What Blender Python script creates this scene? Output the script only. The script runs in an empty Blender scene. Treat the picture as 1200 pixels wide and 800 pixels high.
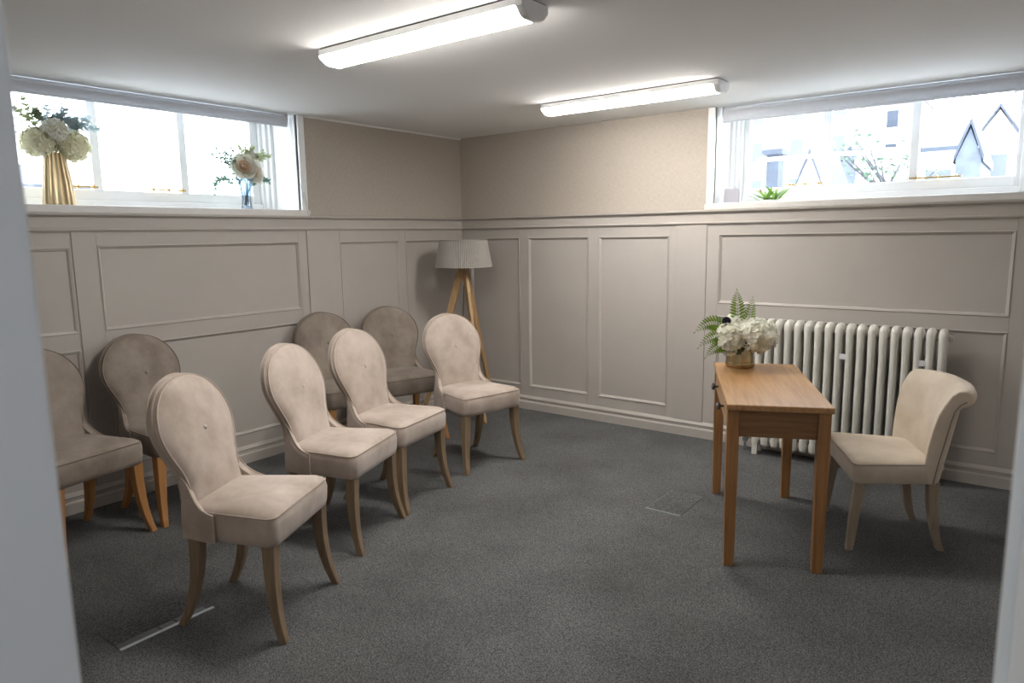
import bpy, bmesh, math, random
from mathutils import Vector, Matrix
random.seed(7)
sc = bpy.context.scene
COL = sc.collection
R = math.radians

# ------------------------------------------------------------------ camera
H = 2.377                                   # ceiling height
CAM = Vector((4.283, -4.905, 1.52))
FPX, YAW, PITCH, ROLL = 822.72, 2.2206, 0.1506, -0.0147
fw = Vector((math.cos(PITCH)*math.cos(YAW), math.cos(PITCH)*math.sin(YAW), -math.sin(PITCH)))
rt0 = Vector((math.sin(YAW), -math.cos(YAW), 0)); up0 = rt0.cross(fw)
rt = rt0*math.cos(ROLL) + up0*math.sin(ROLL); up = -rt0*math.sin(ROLL) + up0*math.cos(ROLL)
cd = bpy.data.cameras.new('camera'); cam = bpy.data.objects.new('camera', cd); COL.objects.link(cam)
M = Matrix.Identity(4)
for i in range(3):
    M[i][0], M[i][1], M[i][2], M[i][3] = rt[i], up[i], -fw[i], CAM[i]
cam.matrix_world = M
cd.sensor_width = 36; cd.lens = FPX/1200*36; cd.clip_start = 0.02; cd.clip_end = 400
cd.dof.use_dof = True; cd.dof.focus_distance = 4.3; cd.dof.aperture_fstop = 3.5
sc.camera = cam

# ------------------------------------------------------------------ world, exposure
w = bpy.data.worlds.new('sky'); sc.world = w; w.use_nodes = True
bg = w.node_tree.nodes['Background']
bg.inputs[0].default_value = (0.82, 0.91, 1.0, 1); bg.inputs[1].default_value = 4.3
sc.view_settings.view_transform = 'Standard'; sc.view_settings.look = 'None'
sc.view_settings.gamma = 1.0; sc.view_settings.use_curve_mapping = False
sc.view_settings.exposure = 1.95
TUBE_STRENGTH = 12.5; HALL_FILL_STRENGTH = 13.0
def portal(name, loc, rot, sx, sy):          # guides daylight sampling at the window openings
    l = bpy.data.lights.new(name, 'AREA'); l.shape = 'RECTANGLE'; l.size = sx; l.size_y = sy
    l.cycles.is_portal = True
    o = bpy.data.objects.new(name, l); COL.objects.link(o); o.location = loc; o.rotation_euler = rot
portal('window_portal', (-0.46, -2.65, 2.06), (0, R(-90), 0), 0.66, 1.8)
portal('window_portal', (3.28, 0.46, 2.06), (R(-90), 0, 0), 1.8, 0.66)

# ------------------------------------------------------------------ materials
MATS = {}
def mat(name, c, rough=0.6, metal=0.0, var=0.0, vscale=8.0, vmap=(1, 1, 1), bump=0.0, bscale=200.0, bmap=(1, 1, 1),
        sheen=0.0, c2=None, spec=0.5, detail=4.0, transl=0.0):
    m = bpy.data.materials.new(name); m.use_nodes = True; MATS[name] = m
    nt = m.node_tree; b = nt.nodes['Principled BSDF']
    b.inputs['Base Color'].default_value = (*c, 1); b.inputs['Roughness'].default_value = rough
    b.inputs['Metallic'].default_value = metal; b.inputs['Specular IOR Level'].default_value = spec
    if sheen:
        b.inputs['Sheen Weight'].default_value = sheen; b.inputs['Sheen Roughness'].default_value = 0.4
        b.inputs['Sheen Tint'].default_value = (1, .96, .92, 1)
    tc = None
    def noise(scale, mp, det):
        nonlocal tc
        if tc is None: tc = nt.nodes.new('ShaderNodeTexCoord')
        mm = nt.nodes.new('ShaderNodeMapping'); mm.inputs['Scale'].default_value = mp
        nt.links.new(tc.outputs['Object'], mm.inputs['Vector'])
        if sheen:                              # every cushion gets its own wear pattern
            oi = nt.nodes.new('ShaderNodeObjectInfo'); sc_ = nt.nodes.new('ShaderNodeMath'); sc_.operation = 'MULTIPLY'; sc_.inputs[1].default_value = 37
            nt.links.new(oi.outputs['Random'], sc_.inputs[0]); nt.links.new(sc_.outputs[0], mm.inputs['Location'])
        n = nt.nodes.new('ShaderNodeTexNoise'); n.inputs['Scale'].default_value = scale; n.inputs['Detail'].default_value = det
        n.inputs['Roughness'].default_value = 0.6
        nt.links.new(mm.outputs[0], n.inputs['Vector']); return n
    if var or c2:
        n = noise(vscale, vmap, detail)
        r = nt.nodes.new('ShaderNodeValToRGB'); nt.links.new(n.outputs['Fac'], r.inputs['Fac'])
        r.color_ramp.elements[0].position = .32; r.color_ramp.elements[1].position = .68
        lo = c2 if c2 else tuple(x*(1-var) for x in c)
        hi = c if c2 else tuple(min(1, x*(1+var)) for x in c)
        r.color_ramp.elements[0].color = (*lo, 1); r.color_ramp.elements[1].color = (*hi, 1)
        nt.links.new(r.outputs[0], b.inputs['Base Color'])
    if bump:
        n = noise(bscale, bmap, 2.0)
        bn = nt.nodes.new('ShaderNodeBump'); bn.inputs['Strength'].default_value = bump; bn.inputs['Distance'].default_value = .004
        nt.links.new(n.outputs['Fac'], bn.inputs['Height']); nt.links.new(bn.outputs[0], b.inputs['Normal'])
    if transl:
        b.inputs['Subsurface Weight'].default_value = 0
        t = nt.nodes.new('ShaderNodeBsdfTranslucent'); t.inputs[0].default_value = (*c, 1)
        mx = nt.nodes.new('ShaderNodeMixShader'); mx.inputs[0].default_value = transl
        out = nt.nodes['Material Output']
        nt.links.new(b.outputs[0], mx.inputs[1]); nt.links.new(t.outputs[0], mx.inputs[2]); nt.links.new(mx.outputs[0], out.inputs[0])
    return m
mat('panel_paint', (.475, .44, .405), .42, var=.03, vscale=2.5, spec=.35)
mat('ceiling_paint', (.85, .85, .845), .9, spec=.2)
mat('white_gloss', (.83, .84, .84), .35, spec=.4)
mat('sill_paint', (.72, .70, .67), .4, var=.04, vscale=14)
mat('door_paint', (.70, .71, .73), .4)
mat('hall_paint', (.62, .62, .62), .8)
def wallpaper():
    m = mat('wallpaper', (.47, .41, .345), .8, spec=.25)
    nt = m.node_tree; b = nt.nodes['Principled BSDF']
    tc = nt.nodes.new('ShaderNodeTexCoord'); outs = []
    for mp in ((30, 30, 420), (420, 420, 30)):       # horizontal and vertical threads
        mm = nt.nodes.new('ShaderNodeMapping'); mm.inputs['Scale'].default_value = mp
        n = nt.nodes.new('ShaderNodeTexNoise'); n.inputs['Scale'].default_value = 1; n.inputs['Detail'].default_value = 3
        nt.links.new(tc.outputs['Object'], mm.inputs[0]); nt.links.new(mm.outputs[0], n.inputs['Vector']); outs.append(n)
    a = nt.nodes.new('ShaderNodeMath'); a.operation = 'ADD'
    nt.links.new(outs[0].outputs['Fac'], a.inputs[0]); nt.links.new(outs[1].outputs['Fac'], a.inputs[1])
    r = nt.nodes.new('ShaderNodeMapRange'); r.inputs[1].default_value = .7; r.inputs[2].default_value = 1.3
    nt.links.new(a.outputs[0], r.inputs[0])
    mx = nt.nodes.new('ShaderNodeMix'); mx.data_type = 'RGBA'
    mx.inputs[6].default_value = (.405, .36, .31, 1); mx.inputs[7].default_value = (.53, .475, .415, 1)
    nt.links.new(r.outputs[0], mx.inputs[0]); nt.links.new(mx.outputs[2], b.inputs['Base Color'])
    bn = nt.nodes.new('ShaderNodeBump'); bn.inputs['Strength'].default_value = .3; bn.inputs['Distance'].default_value = .002
    nt.links.new(r.outputs[0], bn.inputs['Height']); nt.links.new(bn.outputs[0], b.inputs['Normal'])
wallpaper()
def carpet(name, k=1.0):
    m = mat(name, (.075, .075, .074), .95, spec=.15)
    nt = m.node_tree; b = nt.nodes['Principled BSDF']; tc = nt.nodes.new('ShaderNodeTexCoord')
    def noise(s, d):
        n = nt.nodes.new('ShaderNodeTexNoise'); n.inputs['Scale'].default_value = s; n.inputs['Detail'].default_value = d
        nt.links.new(mp.outputs[0], n.inputs['Vector']); return n
    mp = nt.nodes.new('ShaderNodeMapping'); mp.inputs['Location'].default_value = (.013, .017, .0117); nt.links.new(tc.outputs['Object'], mp.inputs[0])
    n1 = noise(190, 3); n2 = noise(2.2, 4)
    r = nt.nodes.new('ShaderNodeValToRGB'); nt.links.new(n1.outputs['Fac'], r.inputs[0])
    r.color_ramp.elements[0].position = .36; r.color_ramp.elements[1].position = .66
    r.color_ramp.elements[0].color = (.052*k, .053*k, .055*k, 1); r.color_ramp.elements[1].color = (.212*k, .211*k, .210*k, 1)
    r2 = nt.nodes.new('ShaderNodeMapRange'); r2.inputs[3].default_value = .82; r2.inputs[4].default_value = 1.14
    r2.inputs[1].default_value = .3; r2.inputs[2].default_value = .7
    nt.links.new(n2.outputs['Fac'], r2.inputs[0])
    v = nt.nodes.new('ShaderNodeVectorMath'); v.operation = 'SCALE'
    nt.links.new(r.outputs[0], v.inputs[0]); nt.links.new(r2.outputs[0], v.inputs['Scale']); nt.links.new(v.outputs[0], b.inputs['Base Color'])
    bn = nt.nodes.new('ShaderNodeBump'); bn.inputs['Strength'].default_value = .45; bn.inputs['Distance'].default_value = .004
    nt.links.new(n1.outputs['Fac'], bn.inputs['Height']); nt.links.new(bn.outputs[0], b.inputs['Normal'])
carpet('carpet', .88); carpet('carpet_lid', .88)
mat('beige_velvet', (.565, .48, .425), .9, c2=(.38, .31, .255), vscale=5.5, detail=6, sheen=.35, bump=.12, bscale=300, spec=.15)
mat('taupe_velvet', (.33, .28, .24), .9, c2=(.20, .16, .13), vscale=6, detail=6, sheen=.3, bump=.12, bscale=300, spec=.15)
mat('cream_velvet', (.67, .58, .47), .85, c2=(.55, .455, .355), vscale=6, detail=6, sheen=.35, bump=.1, bscale=300, spec=.2)
mat('beige_welt', (.43, .36, .30), .9, sheen=.2, spec=.15)
mat('taupe_welt', (.23, .185, .15), .9, sheen=.2, spec=.15)
mat('seam_thread', (.20, .16, .13), .9)
mat('button_beige', (.48, .43, .38), .3, metal=.3)
mat('button_taupe', (.22, .18, .15), .4)
mat('weathered_wood', (.28, .20, .125), .5, c2=(.19, .125, .072), vscale=6, vmap=(7, 7, .8))
mat('orange_oak', (.47, .235, .085), .45, c2=(.38, .175, .058), vscale=6, vmap=(7, 7, .8))
mat('pale_wood', (.36, .29, .21), .5, c2=(.27, .21, .15), vscale=6, vmap=(7, 7, .8))
mat('oak_long', (.44, .245, .10), .34, c2=(.30, .15, .055), vscale=5, vmap=(.7, 11, 11), detail=7, bump=.08, bscale=8, bmap=(1, 25, 25))
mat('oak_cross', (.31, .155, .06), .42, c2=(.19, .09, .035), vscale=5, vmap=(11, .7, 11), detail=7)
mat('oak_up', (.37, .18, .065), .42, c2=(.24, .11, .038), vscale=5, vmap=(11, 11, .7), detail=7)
mat('lamp_oak', (.52, .34, .17), .45, c2=(.38, .23, .11), vscale=6, vmap=(8, 8, .8))
mat('lamp_shade_cloth', (.37, .345, .32), .9, var=.04, vscale=40)
mat('radiator_paint', (.74, .72, .665), .3, spec=.4)
mat('chrome', (.6, .6, .6), .2, metal=1)
mat('pewter', (.16, .16, .165), .35, metal=.9)
mat('brass_satin', (.42, .33, .19), .22, metal=1, var=.12, vscale=5)
mat('gold_ceramic', (.62, .50, .31), .28, metal=.75)
mat('brass', (.50, .34, .12), .35, metal=.9)
mat('brushed_steel', (.55, .58, .62), .35, metal=.8)
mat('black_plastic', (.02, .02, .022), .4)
mat('router_plastic', (.42, .41, .46), .5)
mat('white_plastic', (.78, .78, .80), .4)
mat('blind_cloth', (.74, .76, .80), .85, var=.03, vscale=60, transl=.25)
mat('white_petal', (.93, .92, .87), .7, c2=(.82, .81, .62), vscale=22, transl=.35)
mat('cream_petal', (.88, .86, .70), .7, var=.06, vscale=20, transl=.45)
mat('peach_petal', (.90, .68, .50), .65, transl=.25)
mat('fern_green', (.17, .27, .03), .55, var=.3, vscale=12, transl=.25)
mat('dark_leaf', (.055, .105, .06), .5, var=.3, vscale=12)
mat('grey_leaf', (.42, .49, .50), .6, var=.2, vscale=15, transl=.5)
mat('sage_leaf', (.40, .44, .26), .6, var=.2, vscale=15, transl=.45)
mat('eucalyptus', (.15, .26, .20), .6, var=.25, vscale=15, transl=.3)
mat('bright_leaf', (.27, .46, .10), .5, var=.2, vscale=12, transl=.3)
mat('thistle', (.025, .018, .04), .7)
mat('stem_green', (.16, .24, .09), .6)
mat('twig', (.20, .13, .085), .7)
mat('terracotta', (.72, .71, .69), .6)
mat('batten_white', (.80, .80, .80), .4)
mat('stone_pale', (.17, .155, .15), .9, var=.2, vscale=1.5)
mat('stone_blue', (.07, .082, .105), .9, var=.25, vscale=2)
mat('slate', (.026, .034, .050), .7, var=.25, vscale=3)
mat('render_white', (.78, .77, .75), .9)
mat('far_glass', (.045, .055, .075), .2)
mat('pavement', (.42, .42, .42), .9)
mat('tree_bark', (.04, .04, .045), .9)
mat('hill_green', (.035, .045, .06), .95, var=.3, vscale=.2)
def emissive(name, c, s):
    m = bpy.data.materials.new(name); m.use_nodes = True; MATS[name] = m; nt = m.node_tree
    b = nt.nodes['Principled BSDF']; b.inputs['Base Color'].default_value = (.9, .9, .9, 1)
    b.inputs['Emission Color'].default_value = (*c, 1); b.inputs['Emission Strength'].default_value = s
emissive('diffuser_glow', (1.0, .955, .895), TUBE_STRENGTH); emissive('hall_fill_glow', (.90, .95, 1.0), HALL_FILL_STRENGTH)  # hall emission belongs to the added fill for the jamb
def glass(name, tint=(1, 1, 1), refl=.08):
    m = bpy.data.materials.new(name); m.use_nodes = True; MATS[name] = m; nt = m.node_tree
    for n in list(nt.nodes):
        if n.type != 'OUTPUT_MATERIAL': nt.nodes.remove(n)
    t = nt.nodes.new('ShaderNodeBsdfTransparent'); t.inputs[0].default_value = (*tint, 1)
    g = nt.nodes.new('ShaderNodeBsdfGlossy'); g.inputs['Roughness'].default_value = .02
    lw = nt.nodes.new('ShaderNodeLayerWeight'); lw.inputs[0].default_value = .25
    mr = nt.nodes.new('ShaderNodeMath'); mr.operation = 'MULTIPLY_ADD'; mr.inputs[1].default_value = .5; mr.inputs[2].default_value = refl*.3
    mx = nt.nodes.new('ShaderNodeMixShader')
    nt.links.new(lw.outputs['Fresnel'], mr.inputs[0]); nt.links.new(mr.outputs[0], mx.inputs[0])
    nt.links.new(t.outputs[0], mx.inputs[1]); nt.links.new(g.outputs[0], mx.inputs[2])
    nt.links.new(mx.outputs[0], nt.nodes['Material Output'].inputs[0])
glass('window_glass'); glass('vase_glass', (.66, .74, .82), .5)

# ------------------------------------------------------------------ mesh helpers
class MB:
    def __init__(s): s.v = []; s.f = []
    def add(s, vs, fs):
        o = len(s.v); s.v += [tuple(v) for v in vs]; s.f += [tuple(i+o for i in f) for f in fs]; return s
    def box(s, x0, x1, y0, y1, z0, z1):
        if x0 > x1: x0, x1 = x1, x0
        if y0 > y1: y0, y1 = y1, y0
        vs = [(x, y, z) for z in (z0, z1) for x, y in ((x0, y0), (x1, y0), (x1, y1), (x0, y1))]
        return s.add(vs, [(3, 2, 1, 0), (4, 5, 6, 7), (0, 1, 5, 4), (1, 2, 6, 5), (2, 3, 7, 6), (3, 0, 4, 7)])
    def loft(s, rings, cap0=True, cap1=True, closed=True):
        n = len(rings[0]); vs = [p for r in rings for p in r]; fs = []
        for i in range(len(rings)-1):
            for j in range(n if closed else n-1):
                k = (j+1) % n
                fs.append((i*n+j, i*n+k, (i+1)*n+k, (i+1)*n+j))
        if cap0: fs.append(tuple(range(n-1, -1, -1)))
        if cap1: fs.append(tuple((len(rings)-1)*n+j for j in range(n)))
        return s.add(vs, fs)
    def tube(s, pts, rad, n=8, closed=False, flat=None):
        pts = [Vector(p) for p in pts]; m = len(pts); rings = []
        prev = None
        for i, p in enumerate(pts):
            a = pts[i-1] if (i > 0 or closed) else p
            b = pts[(i+1) % m] if (i < m-1 or closed) else p
            t = (b-a).normalized()
            if prev is None:
                ref = Vector((0, 0, 1)) if abs(t.z) < .9 else Vector((1, 0, 0)); u = t.cross(ref).normalized()
            else: u = (prev - t*prev.dot(t)).normalized()
            prev = u; v = t.cross(u); r = rad(i/(m-1)) if callable(rad) else rad
            rings.append([p + (u*math.cos(2*math.pi*k/n) + v*math.sin(2*math.pi*k/n))*r for k in range(n)])
        if closed:
            rings.append(rings[0]); return s.loft(rings, False, False)
        return s.loft(rings)
    def lathe(s, prof, n=24, c=(0, 0, 0), caps=True, ribs=0, depth=0):
        rings = []
        for r, z in prof:
            rings.append([(c[0]+r*(1-(depth*(.5+.5*math.cos(ribs*2*math.pi*k/n)) if ribs else 0))*math.cos(2*math.pi*k/n),
                           c[1]+r*(1-(depth*(.5+.5*math.cos(ribs*2*math.pi*k/n)) if ribs else 0))*math.sin(2*math.pi*k/n), c[2]+z) for k in range(n)])
        return s.loft(rings, caps, caps)
    def extrude(s, prof, a, b, axis='x', sgn=1):
        # prof: closed list of (d, z): d = distance out from the wall face; run along the wall a..b
        def P(t, d, z): return (t, -d, z) if axis == 'x' else (d, t, z)
        return s.loft([[P(a, d, z) for d, z in prof], [P(b, d, z) for d, z in prof]])
    def mesh(s, name):
        me = bpy.data.meshes.new(name); me.from_pydata(s.v, [], s.f); me.update()
        bm = bmesh.new(); bm.from_mesh(me); bmesh.ops.recalc_face_normals(bm, faces=bm.faces); bm.to_mesh(me); bm.free()
        return me
    def build(s, name, material, parent=None, smooth=False, bevel=0, sub=0, seg=2, angle=40):
        me = s.mesh(name); me.materials.append(MATS[material])
        return link(name, me, parent, smooth, bevel, sub, seg, angle)
def link(name, me, parent=None, smooth=False, bevel=0, sub=0, seg=2, angle=40):
    o = bpy.data.objects.new(name, me); COL.objects.link(o); o.parent = parent
    if bevel:
        b = o.modifiers.new('bevel', 'BEVEL'); b.width = bevel; b.segments = seg; b.limit_method = 'ANGLE'; b.angle_limit = R(35)
    if sub:
        b = o.modifiers.new('sub', 'SUBSURF'); b.levels = sub; b.render_levels = sub
    if smooth:
        for p in me.polygons: p.use_smooth = True
        if not sub: me.set_sharp_from_angle(angle=R(angle))
    return o
def tag(o, label, cat, group=None, kind=None):
    if label: o['label'] = label
    if cat: o['category'] = cat
    if group: o['group'] = group
    if kind: o['kind'] = kind
    return o
def thing(name, label, cat, loc=(0, 0, 0), rz=0, group=None):
    o = bpy.data.objects.new(name, None); COL.objects.link(o); o.location = loc; o.rotation_euler = (0, 0, rz)
    return tag(o, label, cat, group)
def struct(o, label=None, cat=None):
    o['kind'] = 'structure'
    if label: o['label'] = label
    if cat: o['category'] = cat
    return o
def copy_tree(o, parent=None):
    c = o.copy(); COL.objects.link(c); c.parent = parent
    for ch in list(o.children): copy_tree(ch, c)
    return c
def bez(p, n=10):
    p = [Vector(q) for q in p]; out = []
    for i in range(n+1):
        t = i/n; q = list(p)
        while len(q) > 1: q = [q[k].lerp(q[k+1], t) for k in range(len(q)-1)]
        out.append(q[0])
    return out
def interp(tab, x):
    for (a, va), (b, vb) in zip(tab, tab[1:]):
        if x <= b: return va + (vb-va)*max(0, (x-a)/(b-a))
    return tab[-1][1]
def rrect(hx0, hx1, wy0, wy1, r, n=4, bow=0):
    # rounded trapezoid: x from hx0 (half width wy0) to hx1 (half width wy1)
    pts = []
    cs = [(hx1-r, wy1-r, 0), (hx0+r, wy0-r, 90), (hx0+r, -wy0+r, 180), (hx1-r, -wy1+r, 270)]
    for cx, cy, a0 in cs:
        for k in range(n+1):
            a = R(a0 + 90*k/n); pts.append((cx+r*math.cos(a), cy+r*math.sin(a)))
    return pts

# ------------------------------------------------------------------ shell
RX, FY = 4.45, -4.645            # right wall, front (door) wall
T = .5                           # outer wall thickness
struct(MB().box(0, RX, FY, 0, -.1, 0).build('floor', 'carpet'), 'dark grey flecked carpet floor', 'floor')
struct(MB().box(-T, RX+.1, FY-.12, T, H, H+.1).build('ceiling', 'ceiling_paint'), 'plain white painted ceiling', 'ceiling')
SILL = 1.717
LW = (-3.56, -1.736)             # left window opening along y
RW = (2.367, 4.19)               # right window opening along x
PF = .014                        # depth of recessed panel fields
g = MB()
g.box(-T, -PF, FY-.12, -PF, 0, SILL-.03); g.box(-T, -.003, LW[1], -PF, SILL-.03, H); g.box(-T, -.003, FY-.12, LW[0], SILL-.03, H)
wl = struct(g.build('wall_left', 'panel_paint'), 'panelled taupe wall below the window with the gold vase', 'wall')
g = MB()
g.box(-T, RX+.1, PF, T, 0, SILL-.03); g.box(-T, RW[0], .003, T, SILL-.03, H); g.box(RW[1], RX+.1, .003, T, SILL-.03, H)
wb = struct(g.build('wall_back', 'panel_paint'), 'panelled taupe wall behind the radiator', 'wall')
struct(MB().box(RX, RX+.1, FY-.12, 0, 0, H).build('wall_right', 'panel_paint'), 'plain side wall beside the open door', 'wall')
DX0, DX1, DH = 3.483, 4.33, 2.02
g = MB(); g.box(0, DX0-.03, FY-.12, FY, 0, H); g.box(DX1+.03, RX, FY-.12, FY, 0, H); g.box(DX0-.03, DX1+.03, FY-.12, FY, DH+.03, H)
struct(g.build('wall_front', 'panel_paint'), 'wall around the doorway', 'wall')
g = MB(); g.box(DX0-.03, DX0, FY-.135, FY+.012, 0, DH); g.box(DX1, DX1+.03, FY-.135, FY+.012, 0, DH); g.box(DX0-.03, DX1+.03, FY-.135, FY+.012, DH, DH+.03)
struct(g.build('door_1', 'door_paint', bevel=.004), 'painted pale grey door jamb at the left edge', 'door frame')
# hall behind the doorway
struct(MB().box(2.2, 5.2, FY-1.9, FY, -.1, -.0005).build('floor_hall', 'carpet'), 'carpet of the hall behind the doorway', 'floor')
g = MB(); g.box(2.1, 2.2, FY-2, FY-.12, 0, H); g.box(5.2, 5.3, FY-2, FY-.12, 0, H); g.box(2.1, 5.3, FY-2, FY-1.9, 0, H); g.box(RX+.1, 5.3, FY-.12, FY, 0, H)
struct(g.build('wall_hall', 'hall_paint'), 'pale hall walls behind the doorway', 'wall')
struct(MB().box(2.1, 5.3, FY-2, FY-.12, H, H+.1).build('ceiling_hall', 'ceiling_paint'), 'white hall ceiling behind the doorway', 'ceiling')
p = thing('hall_fill_light', 'added fill light, unseen in the hall, brightening the door jamb', 'ceiling light', (4.25, FY-1.1, H))  # fixture added out of view to brighten the dark door jamb
MB().lathe([(.0, -.02), (.17, -.02), (.17, 0), (0, 0)], 32).build('base', 'white_gloss', p, True)
MB().lathe([(.0, -.075), (.06, -.072), (.11, -.06), (.145, -.04), (.155, -.02), (0, -.02)], 32).build('diffuser', 'hall_fill_glow', p, True)
# open door leaf on the right
hinge = Vector((4.332, FY+.02, 0)); ang = math.atan2(.735, -.058)
dl = thing('door_2', 'white painted door standing open at the right edge', 'door', hinge, ang); dl['kind'] = 'structure'
g = MB(); g.box(0, .737, -.04, 0, .008, 2.0); g.build('door_leaf', 'white_gloss', dl, bevel=.004)
g = MB()
for a in (.007, -.047):
    for z0, z1 in ((.2, .85), (1.0, 1.85)):
        for b in ((.1, .12), (.60, .62)): g.box(b[0], b[1], a-.004 if a < 0 else a-.007, a+.007 if a < 0 else a+.004, z0, z1)
        for zz in (z0, z1-.02): g.box(.1, .62, a-.004 if a < 0 else a-.007, a+.007 if a < 0 else a+.004, zz, zz+.02)
g.build('panel_moulding', 'white_gloss', dl)

# --- panelling: (span of field), everything else between them is stile / rail
def L2(mb, t0, t1, d0, d1, z0, z1, wall):
    if wall == 'L': mb.box(d0, d1, t0, t1, z0, z1)
    else: mb.box(t0, t1, -d1, -d0, z0, z1)
ZB, ZT = .118, 1.58
def boards(wall, parent, t0, t1, fields, proud=0.0):
    """stiles and rails of one section t0..t1; fields = list of (a, b, z0, z1); each board its own piece"""
    ts = sorted({t0, t1} | {f[0] for f in fields} | {f[1] for f in fields})
    for a, b in zip(ts, ts[1:]):
        col = sorted([(f[2], f[3]) for f in fields if f[0] <= a and f[1] >= b])
        if not col:
            m = MB(); L2(m, a, b, -PF, proud, ZB, ZT, wall); m.build('stile', 'panel_paint', parent, bevel=.0015, seg=1)
        else:
            z = ZB
            for z0, z1 in col + [(ZT, None)]:
                if z0 > z: m = MB(); L2(m, a, b, -PF, proud, z, z0, wall); m.build('rail', 'panel_paint', parent)
                z = z1
    for a, b, z0, z1 in fields:
        # recessed field and its stuck moulding (sloped frame)
        m = MB(); L2(m, a, b, -PF, -PF+.002, z0, z1, wall); m.build('panel', 'panel_paint', parent)
        m = MB(); wd = .016
        def P(t, d, z): return (d, t, z) if wall == 'L' else (t, -d, z)
        o = [(a, z0), (b, z0), (b, z1), (a, z1)]; i1 = [(a+wd*.35, z0+wd*.35), (b-wd*.35, z0+wd*.35), (b-wd*.35, z1-wd*.35), (a+wd*.35, z1-wd*.35)]
        i2 = [(a+wd, z0+wd), (b-wd, z0+wd), (b-wd, z1-wd), (a+wd, z1-wd)]
        i3 = [(a+wd*1.35, z0+wd*1.35), (b-wd*1.35, z0+wd*1.35), (b-wd*1.35, z1-wd*1.35), (a+wd*1.35, z1-wd*1.35)]
        m.loft([[P(t, proud+.001, z) for t, z in o], [P(t, proud+.005, z) for t, z in i1], [P(t, -.004, z) for t, z in i2], [P(t, -PF+.002, z) for t, z in i3]], False, False)
        m.build('panel_moulding', 'panel_paint', parent)
boards('L', wl, -1.485, 0, [(-.72, -.07, .2, 1.49), (-1.408, -.797, .2, 1.49)])
boards('L', wl, -1.709, -1.485, [], .007)
boards('L', wl, -3.258, -1.709, [(-3.131, -1.776, 1.008, 1.495), (-3.131, -1.776, .197, .918)])
boards('L', wl, FY, -3.258, [(-4.5, -3.264, 1.008, 1.488), (-4.5, -3.264, .197, .918)], -.005)
boards('R', wb, 0, 2.093, [(.10, .655, .2, 1.497), (.742, 1.342, .2, 1.497), (1.434, 2.038, .2, 1.497)])
boards('R', wb, 2.093, 2.327, [], .007)
boards('R', wb, 2.327, 4.222, [(2.413, 4.138, 1.01, 1.505), (2.413, 4.138, .2, .925)])
boards('R', wb, 4.222, RX, [], .007)
# frieze band, dado cap and lower bead
for wall, par, a, b, ax in (('L', wl, FY, 0, 'y'), ('R', wb, 0, RX, 'x')):
    m = MB(); L2(m, a, b, -PF, .004, 1.58, 1.672, wall); m.build('frieze_board', 'panel_paint', par)
    n = 1 if wall == 'L' else 2
    m = MB(); m.extrude([(-.005, 1.655), (.016, 1.655), (.024, 1.660), (.030, 1.664), (.030, 1.673), (.022, 1.677), (-.005, 1.677)], a, b, ax)
    m.extrude([(0, 1.572), (.008, 1.572), (.012, 1.578), (.018, 1.581), (.018, 1.588), (.008, 1.593), (0, 1.593)], a, b, ax)
    struct(m.build('trim_%d' % n, 'panel_paint'), 'moulded dado cap along the %s wall' % ('left' if wall == 'L' else 'back'), 'dado rail')
    m = MB(); m.extrude([(-.01, 0), (.026, 0), (.026, .062), (.022, .068), (.014, .070), (.014, .088), (.019, .093), (.019, .099), (.008, .112), (.002, .118), (-.01, .118)], a, b, ax)
    struct(m.build('baseboard_%s' % ('left' if wall == 'L' else 'back'), 'panel_paint'), 'moulded taupe skirting along the %s wall' % ('left' if wall == 'L' else 'back'), 'skirting')
# wallpaper
m = MB(); m.box(-.003, 0, LW[1]+.06, 0, 1.68, H); m.build('wallpaper', 'wallpaper', wl)
m = MB(); m.box(-.003, 0, FY, LW[0]-.06, 1.68, H); m.build('wallpaper', 'wallpaper', wl)
m = MB(); m.box(0, RW[0]-.05, 0, .003, 1.68, H); m.build('wallpaper', 'wallpaper', wb)
m = MB(); m.box(RW[1]+.05, RX, 0, .003, 1.68, H); m.build('wallpaper', 'wallpaper', wb)
m = MB(); m.box(0, .012, LW[1]+.06, 0, H-.012, H); struct(m.build('trim_3', 'ceiling_paint'), 'thin white bead where ceiling meets wallpaper', 'bead')

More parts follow.
